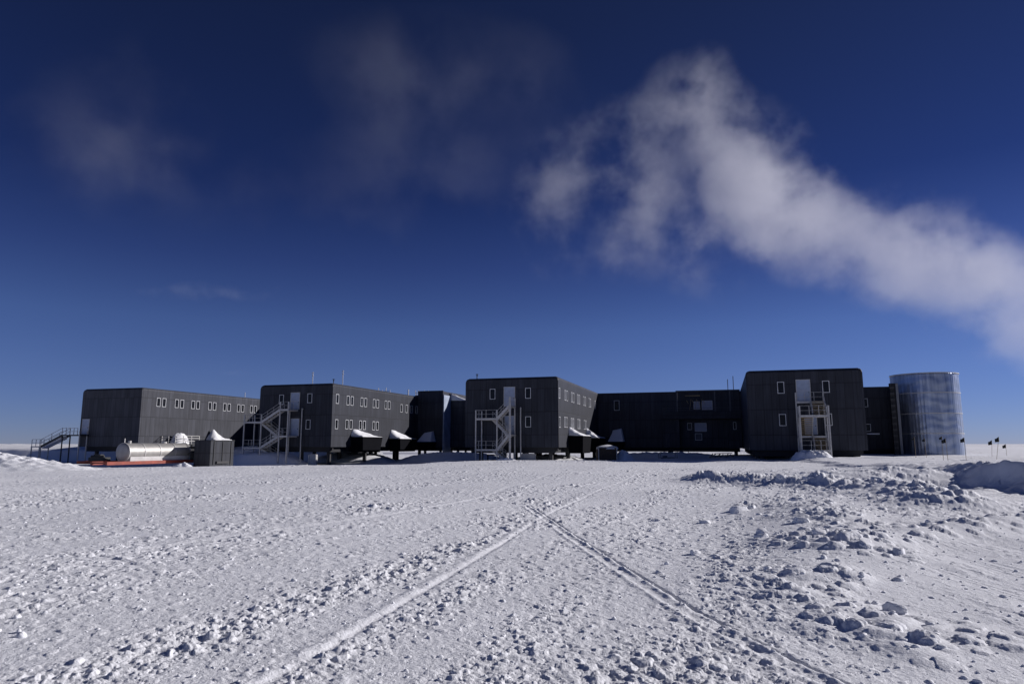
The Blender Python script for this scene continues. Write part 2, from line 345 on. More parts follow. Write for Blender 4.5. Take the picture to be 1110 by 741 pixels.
# loose chunks thrown about by the blade: thousands, one mass
def build_rubble():
    rng = np.random.default_rng(5); P = []
    path = [(17, 38), (13.6, 34), (11, 24), (7.4, 17), (4.6, 11.5), (3.5, 8), (2.7, 5.2)]
    for _ in range(800):
        k = rng.integers(0, len(path) - 1); t = rng.random(); x = path[k][0] * (1 - t) + path[k + 1][0] * t; y = path[k][1] * (1 - t) + path[k + 1][1] * t
        s = .35 + .035 * y; x += rng.normal(0, s * 1.3); y += rng.normal(0, s * 1.5)
        P.append((x, y, min(.17, (.005 + .0022 * y ** .8) * math.exp(rng.normal(0, .55)))))
    for _ in range(1800):
        r = 4.2 * math.exp(rng.random() * 1.8); a = rng.uniform(-.72, .72); P.append((r * math.sin(a), r * math.cos(a), .014 * math.exp(rng.normal(0, .4)) * (1 + .02 * r)))
    for (x, y, s) in ((6.0, 18.5, .26), (6.5, 18.9, .14), (5.75, 18.0, .12), (5.3, 10.6, .16), (5.65, 10.3, .12), (5.05, 11.6, .15), (4.35, 12.3, .12), (4.7, 13.2, .13), (5.9, 14.2, .16),
                      (3.95, 7.35, .11), (8.1, 20, .2), (12.4, 29, .3), (13.6, 26, .32), (11.6, 30, .25), (12.2, 21, .24),
                      (3.4, 16.6, .15), (2.9, 14.5, .12), (4.4, 16, .13), (-1.25, 8.6, .05)):
        P.append((x, y, s))
    bases = []
    for sub in (2, 4):
        bm = bmesh.new(); bmesh.ops.create_icosphere(bm, subdivisions=sub, radius=1); bases.append((np.array([v.co[:] for v in bm.verts]), np.array([[v.index for v in f.verts] for f in bm.faces]))); bm.free()
    X = np.array([p[0] for p in P]); Y = np.array([p[1] for p in P]); Z = surface(X, Y); VV = []; FF = []; off = 0
    for k, (x, y, s) in enumerate(P):
        base, fac = bases[1 if s > .085 else 0]; q = rng.normal(size=3) * 10; cuts = rng.normal(size=(7, 3)); cuts /= np.linalg.norm(cuts, axis=1)[:, None]; lim = rng.uniform(.45, .85, 7)
        w = np.array([1 + .35 * mnoise.noise(Vector(b * 1.2 + q)) + .22 * mnoise.noise(Vector(b * 2.6 + q)) + .13 * mnoise.noise(Vector(b * 6 + q)) + (.08 * mnoise.noise(Vector(b * 13 + q)) if s > .085 else 0) for b in base])
        b = base * w[:, None]
        for c_, l_ in zip(cuts, lim):                      # broken faces
            e = b @ c_ - l_; b = b - np.where(e > 0, e * .85, 0)[:, None] * c_
        b = b * s * rng.uniform(.7, 1.3, 3) * np.array([1, 1, .72]); a = rng.random() * 6.28
        c, sn = math.cos(a), math.sin(a); b = np.stack([b[:, 0] * c - b[:, 1] * sn, b[:, 0] * sn + b[:, 1] * c, b[:, 2]], -1)
        VV.append(b + [x, y, Z[k] + .02 * s]); FF.append(fac + off); off += len(base)
    me = bpy.data.meshes.new('snow_rubble'); me.from_pydata(np.concatenate(VV).tolist(), [], np.concatenate(FF).tolist()); me.update()
    me.polygons.foreach_set('use_smooth', [True] * len(me.polygons))
    me.materials.append(M_SNOW)
    o = bpy.data.objects.new('snow_rubble', me); COL.objects.link(o)
    tag(o, 'loose white snow chunks scattered over the churned snow', 'snow chunks', kind='stuff')
build_rubble()

# ------------------------------------------------------------------ the station wings
GZ = -3.0
def profile_body(u0, u1, v0, v1, z0, z1, r=.34, rv=.3):
    """long block whose roof edges are rounded"""
    def ring(du, v, dz):
        pts = [(u0 + du, z0)]
        for k in range(6):
            a = math.pi - k * math.pi / 10; pts.append((u0 + du + r + r * math.cos(a), z1 - dz - r + r * math.sin(a)))
        for k in range(6):
            a = math.pi / 2 - k * math.pi / 10; pts.append((u1 - du - r + r * math.cos(a), z1 - dz - r + r * math.sin(a)))
        pts.append((u1 - du, z0)); return [S(u, v, z) for u, z in pts]
    rings = [ring(0, v0, rv * .9), ring(0, v0 + rv * .35, rv * .35), ring(0, v0 + rv, 0), ring(0, v1, 0)]
    mb = MB(); n = len(rings[0]); vs = [p for q in rings for p in q]
    fs = [tuple(range(n))[::-1], tuple(range(3 * n, 4 * n))]
    for j in range(3):
        for i in range(n): fs.append((j * n + i, j * n + (i + 1) % n, (j + 1) * n + (i + 1) % n, (j + 1) * n + i))
    return mb.add(vs, fs)
PROTO = {}
def window(parent, u, v, z, side=False, w=.66, h=1.3, glass=None, t=.07):
    """a framed window; the frame stands 4 cm proud of the wall. side = on a wall that faces +u"""
    key = (w, h, glass.name if glass else '')
    if key not in PROTO:
        f = MB()
        for (a0, a1, b0, b1) in ((-w / 2 - t, w / 2 + t, h / 2, h / 2 + t), (-w / 2 - t, w / 2 + t, -h / 2 - t, -h / 2), (-w / 2 - t, -w / 2, -h / 2, h / 2), (w / 2, w / 2 + t, -h / 2, h / 2)):
            f.wbox(a0, a1, -.06, .02, b0, b1)
        g = MB(); g.wbox(-w / 2 + .003, w / 2 - .003, -.012, .015, -h / 2 + .003, h / 2 - .003)
        me = []
        for mb, mt, nm in ((f, M_WHITE, 'window'), (g, glass or M_GLASS, 'pane')):
            q = bpy.data.meshes.new(nm); q.from_pydata([tuple(a) for a in mb.v], [], mb.f); q.update(); q.materials.append(mt); me.append(q)
        PROTO[key] = me
    fm, gm = PROTO[key]
    o = bpy.data.objects.new('window', fm); COL.objects.link(o); o.parent = parent
    o.location = MW[parent].inverted() @ S(u, v, z); o.rotation_euler = (0, 0, R(90) if side else 0)
    p = bpy.data.objects.new('pane', gm); COL.objects.link(p); p.parent = o
    return o
def door(parent, u0, u1, v, z0, z1, handle=True):
    o = MB().sbox(u0, u1, v - .05, v + .03, z0, z1).build('door', M_DOOR, parent)
    fr = MB()
    for a in ((u0 - .07, u0, z0, z1 + .07), (u1, u1 + .07, z0, z1 + .07), (u0, u1, z1, z1 + .07), (u0, u1, (z0 + z1) / 2 - .03, (z0 + z1) / 2 + .02)):
        fr.sbox(a[0], a[1], v - .08, v + .01, a[2], a[3])
    fr.build('door_frame', M_GALV, o)
    MB().sbox(u1 - .18, u1 - .12, v - .12, v - .05, z0 + 1.0, z0 + 1.14).build('handle', M_FASC, o)
    return o
def wing(label, u0, u1, v0, v1, clad, wf, ws, cols=(), z0=-.45, ground=-3.1, top=9.0, glare=False):
    t = empty('station_wing', S((u0 + u1) / 2, v0, ground)); tag(t, label, 'building', 'station wings raised on columns')
    profile_body(u0, u1, v0, v1, z0, top).build('cladding', clad, t)
    # roof trim: a dark coping that follows the top edge
    cp = MB()
    cp.sbox(u0 + .4, u1 - .4, v0 + .31, v0 + .42, top - .01, top + .05); cp.sbox(u0 + .36, u0 + .5, v0 + .43, v1, top - .02, top + .04); cp.sbox(u1 - .5, u1 - .36, v0 + .43, v1, top - .02, top + .06)
    cp.build('roof_trim', M_FASC, t)
    un = MB().sbox(u0 + .7, u1 - .7, v0 + .9, v1, z0 - .75, z0)
    for k in range(int((v1 - v0) / 4.4)): un.sbox(u0 + .35, u1 - .35, v0 + 1.0 + k * 4.4, v0 + 1.35 + k * 4.4, z0 - .5, z0 - .01)
    un.build('underside', M_UNDER, t)
    for u in (u0 + 1.6, (u0 + u1) / 2, u1 - 1.6):
        for k in range(4):
            v = v0 + 2.2 + k * (v1 - v0 - 4) / 3; p = S(u, v)
            MB().cyl((p.x, p.y, ground - .8), (p.x, p.y, z0 - .7), .32, 10).build('column', M_COLM, t, smooth=False)
    for (u, z) in wf: window(t, u, v0, z)
    for i, (v, z) in enumerate(ws): window(t, u1, v, z, side=True, glass=M_GLAREGL if glare and (i * 7) % 5 < 3 else None)  # some side panes get the painted glare tone
    return t
def pairs(cs, z, g=.62): return [(c + s_ * g, z) for c in cs for s_ in (-1, 1)]
def bay(parent, u, v0, v1, z0, z1, snow_h, d=2.1, peak=0.0):
    """low box hung beside a wing with a drift of snow blown over its top"""
    mb = MB(); mb.box8([S(u - .02, v0 + .5, z0), S(u + d * .93, v0 + .5, z0), S(u + d * .93, v1 - .5, z0), S(u - .02, v1 - .5, z0),
                        S(u - .02, v0, z1), S(u + d, v0 + .1, z1), S(u + d, v1, z1), S(u - .02, v1, z1)])
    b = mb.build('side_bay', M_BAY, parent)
    nu, nv = 12, 22; vs = []; top = {}
    for i in range(nu + 1):
        for j in range(nv + 1):
            a, c = i / nu, j / nv; h = snow_h * (1 - a) ** (1.25) * (1 - .75 * c ** 1.3) * min(1, c * 9 + .35)
            h += peak * min(1, c * 5) * max(0, 1 - max(0, c - .2) * 1.25) ** 1.3 * math.exp(-((a - .3) / .42) ** 2)
            h += .10 + (.12 + .25 * min(1, peak)) * mnoise.noise(Vector((a * 4, c * 6, u))); h *= min(1, (1 - a) * 6 + .5) * min(1, (1 - c) * 8 + .3)
            vs.append(S(u + .02 + a * (d - .06), v0 + .05 + c * (v1 - v0 - .1), z1 + .01 + max(.03, h)))
    n = len(vs)
    vs += [Vector((p.x, p.y, z1 + .005)) for p in vs]; w = nv + 1
    fs = [(i * w + j, (i + 1) * w + j, (i + 1) * w + j + 1, i * w + j + 1) for i in range(nu) for j in range(nv)]
    fs += [tuple(n + k for k in f)[::-1] for f in fs]
    edge = [i * w for i in range(nu + 1)] + [nu * w + j for j in range(1, nv + 1)] + [i * w + nv for i in range(nu - 1, -1, -1)] + [j for j in range(nv - 1, 0, -1)]
    fs += [(edge[k], edge[(k + 1) % len(edge)], n + edge[(k + 1) % len(edge)], n + edge[k]) for k in range(len(edge))]
    MB().add(vs, fs).build('snow_cap', M_SNOW2, b, smooth=True)
    return b

UA0, UA1, VA = -101.7, -89.4, 88.0
UB0, UB1, VB = -68.4, -55.6, 90.0
UC0, UC1, VC = -34.2, -20.9, 89.6
UD0, UD1, VD = 3.1, 16.3, 90.0
VS = 120.6
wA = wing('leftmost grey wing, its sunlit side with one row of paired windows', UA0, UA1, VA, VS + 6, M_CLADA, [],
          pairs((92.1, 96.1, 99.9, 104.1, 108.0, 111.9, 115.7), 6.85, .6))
door(wA, -101.2, -99.8, VA, 1.6, 4.0)
wB = wing('charcoal wing behind the zigzag stairs, with two window rows and white masts on its roof', UB0, UB1, VB, VS + 6, M_CLAD,
          [(-64.5, 6.75), (-59.5, 6.85), (-59.6, 2.9)],
          [(91.3, 6.75)] + pairs((95.0, 99.3, 103.4, 107.6), 6.7) + [(113.1, 6.4), (115.2, 6.4), (117.3, 6.4), (119.6, 6.4)] + [(91.3, 2.95)] + pairs((94.9, 99.1, 103.5), 3.0))
door(wB, -62.8, -61.3, VB, 5.2, 7.7); door(wB, -62.6, -61.2, VB, 1.2, 3.75)
wC = wing('charcoal wing in the middle of the station, with the slim short-flight stair tower', UC0, UC1, VC, VS + 6, M_CLAD,
          [(-30.2, 6.82), (-25.1, 6.84), (-25.1, 2.97)],
          [(90.2, 6.8)] + pairs((94.4, 98.8, 103.1, 107.8, 112.4), 6.75) + [(117.4, 6.7)] + [(90.2, 2.9)] + pairs((94.0, 98.4, 103.1, 108.0), 3.0), glare=True)
door(wC, -28.5, -27.0, VC, 5.1, 7.7); door(wC, -28.4, -27.1, VC, 1.3, 3.75)
wD = wing('rightmost charcoal wing, face on, its stair tower seen end on', UD0, UD1, VD, VS + 6, M_CLAD,
          [(7.1, 6.85), (12.2, 6.85), (7.1, 2.9), (12.25, 2.9)], [], z0=-.75, ground=-2.6)
door(wD, 8.9, 10.4, VD, 5.15, 7.72); door(wD, 9.6, 10.9, VD, 1.1, 3.4)
for w_, u, z in ((wA, UA1, 0), (wB, UB1, .05), (wC, UC1, .1)):
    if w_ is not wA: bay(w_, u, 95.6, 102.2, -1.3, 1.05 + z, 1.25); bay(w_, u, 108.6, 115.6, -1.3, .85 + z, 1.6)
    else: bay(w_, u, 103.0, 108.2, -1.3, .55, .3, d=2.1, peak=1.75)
# open deck on the side of the leftmost wing
dk = MB().sbox(UA1 + .01, UA1 + 3.0, 92.6, 98.2, -.2, 0.0).build('side_deck', M_COLM, wA)
rl = MB()
for (u, v) in ((UA1 + .15, 92.7), (UA1 + 1.5, 92.7), (UA1 + 2.9, 92.7), (UA1 + 2.9, 94.5), (UA1 + 2.9, 96.3), (UA1 + 2.9, 98.1)): rl.bar(S(u, v, -.1), S(u, v, 1.35), .09)
for z in (.5, .95, 1.35):
    rl.bar(S(UA1 + .1, 92.7, z), S(UA1 + 2.9, 92.7, z), .08); rl.bar(S(UA1 + 2.9, 92.7, z), S(UA1 + 2.9, 98.1, z), .08)
rl.build('railing', M_GALV, dk)
pq = S(UA1 + 1.1, 95.6); lump_mesh('snow_cap', pq.x, pq.y, .02, 1.0, 1.9, 1.75, M_SNOW2, 4, .12, 20, rot=-TH, pw=3, parent=dk)

# ------------------------------------------------------------------ the blocks that join the wings
def block(name, label, u0, u1, v0, v1, z1, clad, ground=-3.1, z0=-.6, cols=True):
    t = empty(name, S((u0 + u1) / 2, v0, ground)); tag(t, label, 'building')
    MB().sbox(u0, u1, v0, v1, z0, z1).build('cladding', clad, t)
    MB().sbox(u0, u1, v0 - .06, v0 + .25, z1 + .002, z1 + .14).build('roof_trim', M_FASC, t)
    MB().sbox(u0 + .4, u1 - .4, v0 + .9, v1 - .5, z0 - .7, z0 - .003).build('underside', M_UNDER, t)
    n = max(2, int((u1 - u0) / 6))
    for k in range(n):
        for vv in (v0 + 1.6, v1 - 1.5):
            p = S(u0 + 1 + (u1 - u0 - 2) * k / (n - 1), vv); MB().cyl((p.x, p.y, ground - .6), (p.x, p.y, z0 - .65), .26, 10).build('column', M_COLM, t)
    return t
bAB = block('connecting_block', 'shaded block set back between the leftmost wing and the next', UA1 + .01, UB0 - .01, VS - .4, VS + 9, 8.75, M_CLADS)
bBC = block('connecting_block', 'taller dark block with a white frosted corner, behind the middle stair towers', UB1 + .01, -50.4, VS - .5, VS + 16, 9.9, M_CLADS)
ice = MB()
vs = []; n = 26
ice.sbox(-50.39, -50.2, VS - .42, VS + 3.2, -1.9, 9.2); ice.build('frosted_panel', mat('rime_covered_panel', (.36, .42, .52), .7, var=.25, vscale=.6, bump=.05, bscale=2), bBC)
lw = block('connecting_block', 'low dark block beside the frosted corner, left of the middle wing', -50.19, UC0 - .01, VS + 2.9, VS + 14, 8.15, M_CLADS)
# snow caught on the low roof against the tall block
vs = []
nn = 16
for i in range(nn + 1):
    for j in range(nn + 1):
        a, c = i / nn, j / nn
        h = 1.55 * (1 - a) ** 2.0 * (1 - .7 * c) + .12 + .16 * mnoise.noise(Vector((a * 4, c * 4, 2)))
        vs.append(S(-50.15 + a * 4.5, VS + 2.85 + c * 8, 8.17 + max(.02, h)))
m_ = len(vs); vs += [Vector((p.x, p.y, 8.16)) for p in vs]; w = nn + 1
fs = [(i * w + j, (i + 1) * w + j, (i + 1) * w + j + 1, i * w + j + 1) for i in range(nn) for j in range(nn)]; fs += [tuple(m_ + k for k in f)[::-1] for f in fs]
edge = [i * w for i in range(nn + 1)] + [nn * w + j for j in range(1, nn + 1)] + [i * w + nn for i in range(nn - 1, -1, -1)] + [j for j in range(nn - 1, 0, -1)]
fs += [(edge[k], edge[(k + 1) % len(edge)], m_ + edge[(k + 1) % len(edge)], m_ + edge[k]) for k in range(len(edge))]
MB().add(vs, fs).build('snow_cap', M_SNOW2, lw, smooth=True)
# its side bay with a shaded drift
def front_bay(parent, u0, u1, v, z0, z1, h, d=2.6):
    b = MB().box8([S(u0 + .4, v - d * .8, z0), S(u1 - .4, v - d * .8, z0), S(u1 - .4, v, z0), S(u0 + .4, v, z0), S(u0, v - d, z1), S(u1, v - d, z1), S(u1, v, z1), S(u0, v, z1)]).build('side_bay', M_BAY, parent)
    q = MB(); q.box8([S(u0 + .1, v - d + .1, z1 + .01), S(u1 - .1, v - d + .1, z1 + .01), S(u1 - .1, v - .05, z1 + .01), S(u0 + .1, v - .05, z1 + .01), S(u0 + .8, v - .8, z1 + h * .85), S(u1 - .7, v - .7, z1 + h), S(u1 - .6, v - .05, z1 + h * 1.05), S(u0 + .6, v - .05, z1 + h * .9)])
    q.build('snow_cap', M_SNOW2, b)
front_bay(bBC, -54.6, -51.6, VS - .5, -1.2, .4, 1.9)
bCD = block('connecting_block', 'long dark block with a balcony, between the middle and the rightmost wing', UC1 + .01, UD0 - .01, VS, VS + 9, 8.75, M_CLADS, ground=-2.7)
front_bay(bCD, -19.0, -16.2, VS, -.8, .4, 2.2)
window(bCD, -17.6, VS, 6.7, w=.8, h=1.6)
bal = MB(); bal.sbox(-9.7, 3.05, VS - 2.2, VS - 2.05, 4.15, 5.35); bal.sbox(-9.7, -9.55, VS - 2.05, VS - .01, 4.15, 5.35); bal.sbox(-9.55, 3.05, VS - 2.05, VS - .01, 4.15, 4.35)
bb = bal.build('balcony', M_CLAD, bCD)
fr = MB()
for u in (-7.1, -1.0, 1.4): fr.bar(S(u, VS - 2.1, 5.36), S(u, VS - 2.1, 8.75), .16)
fr.bar(S(-7.3, VS - 2.1, 8.8), S(3.0, VS - 2.1, 8.8), .2)
for z in (5.6, 5.95): fr.bar(S(-9.6, VS - 2.1, z), S(3.0, VS - 2.1, z), .05)
fr.build('frame', mat('worn_grey_rail', (.10, .105, .12), .6), bb)
sb = MB()
for k in range(7): sb.bar(S(-5.6 + k * .45, VS - 1.2, 5.6 + (.1 if k % 2 else 1.7)), S(-5.3 + k * .45, VS - 1.2, 7.6 - (.1 if k % 2 else .9)), .07)
sb.sbox(-5.8, -3.4, VS - 1.6, VS - .9, 8.0, 8.12); sb.sbox(-2.6, -.4, VS - 1.6, VS - .9, 4.4, 5.6 - .9)
sb.build('access_ladder', M_TREAD, bb)
window(bCD, -4.0, VS - .02, 6.5, w=.9, h=1.2, glass=M_GLASSL); window(bCD, -2.3, VS - .02, 6.5, w=1.6, h=1.4, glass=M_GLASSL)
window(bCD, -5.3, VS - .02, 2.95, w=.6, h=1.0); window(bCD, -3.5, VS - .02, 2.8, w=1.8, h=1.3, glass=M_GLASSL); window(bCD, -3.9, VS - .02, 1.2, w=1.0, h=1.0, glass=M_GLAREGL)
window(bCD, 2.0, VS - .02, 3.0, w=.35, h=1.1)
MB().sbox(-9.6, -6.9, VS - 1.3, VS - .01, -.6, 4.14).build('stair_enclosure', M_CLADS, bCD)
MB().sbox(.9, 3.0, VS - 3.2, VS - .01, -.7, 1.75).build('lower_bay', M_CLAD, bCD)
bb2 = MB()
for a in range(4): bb2.bar(S(-8.6 + a * .9, VS - 1.9, -2.2), S(-8.1 + a * .9, VS - 1.9, -.8), .1)
bb2.bar(S(-9.2, VS - 1.9, -1.1), S(-4.9, VS - 1.9, -1.1), .12); bb2.build('brace', M_COLM, bCD)
VR = 118.0
bR = block('connecting_block', 'narrow dark block with two small windows, beside the shiny metal tower', UD1 + .01, 26.2, VR, VR + 10, 8.65, M_CLAD, ground=-2.3, z0=-.9)
window(bR, 21.45, VR, 6.35, w=.62, h=1.2); window(bR, 21.6, VR, 2.5, w=.6, h=1.0)
MB().sbox(21.3, 23.0, VR - .7, VR - .01, 1.45, 1.62).build('ledge', M_SNOW2, bR)

# ------------------------------------------------------------------ stair towers
def stair_tower(label, O, RU, WU, ext, floors, run, land, ground, cat_off=0.0, width=1.15, wall_gap=.25, mound=False):
    """O = foot point on the wall below the door edge; RU = unit direction the flights run; WU = unit direction away across the lanes."""
    t = empty('stair_tower', O + ZX * ground, rz=math.atan2(RU.y, RU.x)); tag(t, label, 'stairs', 'galvanised stair towers')
    def Q(r, w, z): return O + RU * r + WU * w + ZX * z
    z2, zm, z1, zl = floors
    L0, L1 = wall_gap, wall_gap + width * 2 + .1
    posts = [(0, L1), (run, L1), (run + land, L1), (run + land, L0), (0, L0), (-ext, L1), (run, L0)]
    for i, (r, w) in enumerate(posts):
        if i == 5 and ext <= 0: continue
        top = z2 + 1.1 if r <= 0 else zm + 1.1
        MB().bar(Q(r, w, ground - .6), Q(r, w, top), .15).build('post', M_GALV, t)
    def landing(r0, r1, w0, w1, z, rails):
        mb = MB()
        for (a, b) in (((r0, w0), (r1, w0)), ((r0, w1), (r1, w1)), ((r0, w0), (r0, w1)), ((r1, w0), (r1, w1))): mb.bar(Q(*a, z - .1), Q(*b, z - .1), .09, .24)
        o = mb.build('landing', M_GALV, t)
        gr = MB(); c = [Q(r0, w0, z - .02), Q(r1, w0, z - .02), Q(r1, w1, z - .02), Q(r0, w1, z - .02)]; gr.box8(c + [p + ZX * .05 for p in c]); gr.build('grating', M_TREAD, o)
        rl = MB()
        for (a, b) in rails:
            n = max(1, round(math.dist(a, b) / 1.2))
            for k in range(n + 1):
                p = (a[0] + (b[0] - a[0]) * k / n, a[1] + (b[1] - a[1]) * k / n); rl.bar(Q(*p, z), Q(*p, z + 1.1), .05)
            for h in (.55, 1.1): rl.bar(Q(*a, z + h), Q(*b, z + h), .03)
        rl.build('railing', M_GALV, o)
    def flight(ra, rb, w0, w1, za, zb):
        mb = MB()
        for w in (w0, w1): mb.bar(Q(ra, w, za - .1), Q(rb, w, zb - .1), .09, .34)
        o = mb.build('stair_flight', M_GALV, t)
        tr = MB(); n = max(4, int(abs(za - zb) / .22))
        for k in range(n):
            q = (k + .5) / n; r = ra + (rb - ra) * q; z = za + (zb - za) * q; c = [Q(r - .13, w0 + .03, z), Q(r + .13, w0 + .03, z), Q(r + .13, w1 - .03, z), Q(r - .13, w1 - .03, z)]
            tr.box8(c + [p + ZX * .09 for p in c])
        tr.build('treads', M_TREAD, o)
        hr = MB()
        for w in (w0, w1):
            for h in (.5, .95): hr.bar(Q(ra, w, za + h), Q(rb, w, zb + h), .034)
            for k in range(4): q = k / 3; r = ra + (rb - ra) * q; z = za + (zb - za) * q; hr.bar(Q(r, w, z), Q(r, w, z + .95), .032)
        hr.build('handrail', M_GALV, o)
    mid = L0 + width
    inn = run * .0
    landing(-ext, .15, L0, L1, z2, [((-ext, L1), (0, L1)), ((-ext, L0), (-ext, L1))])
    flight(.1, run, mid + .1, L1, z2, zm)
    landing(run, run + land, L0, L1, zm, [((run + land, L0), (run + land, L1)), ((run + .1, L1), (run + land, L1))])
    flight(run + land * .35, max(.3, run * .35), L0, mid, zm, z1)
    landing(-ext, max(.5, run * .35), L0, L1, z1, [((-ext, L1), (.4, L1))])
    flight(.1, run, mid + .1, L1, z1, zl)
    landing(run, run + land, L0, L1, zl, [((run + land, L0), (run + land, L1)), ((run + .1, L1), (run + land, L1))])
    flight(run + land * .35, max(.3, run * .35), L0, mid, zl, ground + .1)
    return t
OUT = -VX
stair_tower('zigzag galvanised stairs left of centre, with long sloping flights above a blue snow mound', S(-62.7, VB - .05), -UX, OUT, 1.4, (5.1, 3.3, 1.2, -.5), 3.2, 3.0, -2.2)
stair_tower('slim galvanised stair tower on the middle wing, with short steep flights', S(-26.9, VC - .05), -UX, OUT, .1, (5.05, 3.4, 1.25, -.7), 1.75, 3.0, -2.4)
stair_tower('galvanised stair tower seen end on, rising from a snow heap at the rightmost wing', S(8.45, VD - .3), OUT, UX, .1, (5.1, 3.3, .95, -.7), 2.0, 1.5, -1.9, width=1.5)
# drain pipes beside the stairs
for (lab, u, v, zt, zb) in (('thin grey pipe right of the zigzag stairs, standing at the wall', -60.6, VB - .25, 5.3, -2.6), ('thin grey pipe right of the slim middle stair tower', -26.1, VC - .25, 4.9, -2.4)):
    p = S(u, v); mb = MB(); mb.cyl((p.x, p.y, zb), (p.x, p.y, zt), .09, 8); mb.bar(S(u, v, zt), S(u, v + .3, zt - .1), .12)
    tag(mb.build('wall_pipe', M_GALV), lab, 'pipe')
# left-hand stair on the leftmost wing
def left_stair():
    v = VA - .9; t = empty('side_stairs', S(-104, v, -2.6)); tag(t, 'low railed stairs leading down to the left from the leftmost wing door', 'stairs')
    z2, z1 = 1.5, -.35
    mb = MB(); mb.sbox(-103.6, -99.6, v - .75, v + .8, z2 - .2, z2); mb.build('landing', M_COLM, t)
    mb = MB(); mb.sbox(-109.9, -107.9, v - .75, v + .75, z1 - .2, z1); mb.build('landing', M_GALV, t)
    for w in (-.7, .7): MB().bar(S(-103.5, v + w, z2 - .1), S(-107.9, v + w, z1 - .1), .1, .35).build('stringer', M_COLM, t)
    tr = MB()
    for k in range(10): q = (k + .5) / 10; tr.sbox(-103.6 - 4.3 * q - .15, -103.6 - 4.3 * q + .15, v - .65, v + .65, z2 + (z1 - z2) * q - .03, z2 + (z1 - z2) * q + .02)
    tr.build('treads', M_GALV, t)
    rl = MB()
    for w in (-.7, .7):
        for h in (.55, 1.1):
            rl.bar(S(-103.5, v + w, z2 + h), S(-107.9, v + w, z1 + h), .06)
            rl.bar(S(-107.9, v + w, z1 + h), S(-109.9, v + w, z1 + h), .06); rl.bar(S(-103.5, v + w, z2 + h), S(-101.9, v + w, z2 + h), .06)
        for (u, z) in ((-103.5, z2), (-102.7, z2), (-101.9, z2), (-105.7, .6), (-107.9, z1), (-109.0, z1), (-109.9, z1)): rl.bar(S(u, v + w, z), S(u, v + w, z + 1.1), .07)
    rl.build('railing', M_GALV, t)
    for (u, z) in ((-103.4, z2), (-99.8, z2 + .6), (-107.9, z1), (-109.9, z1)):
        for w in (-.7, .7): MB().bar(S(u, v + w, -3.2), S(u, v + w, z), .14).build('post', M_GALV if u != -103.4 else M_COLM, t)
    # snow packed on the stairs
    sn = MB(); c = [S(-103.9, v - .6, z2 - .35), S(-103.9, v + .6, z2 - .35), S(-107.8, v + .6, z1 - .05), S(-107.8, v - .6, z1 - .05)]
    sn.box8([p - ZX * .35 for p in c] + [p + ZX * .1 for p in c]); sn.build('packed_snow', M_SNOW2, t)
left_stair()

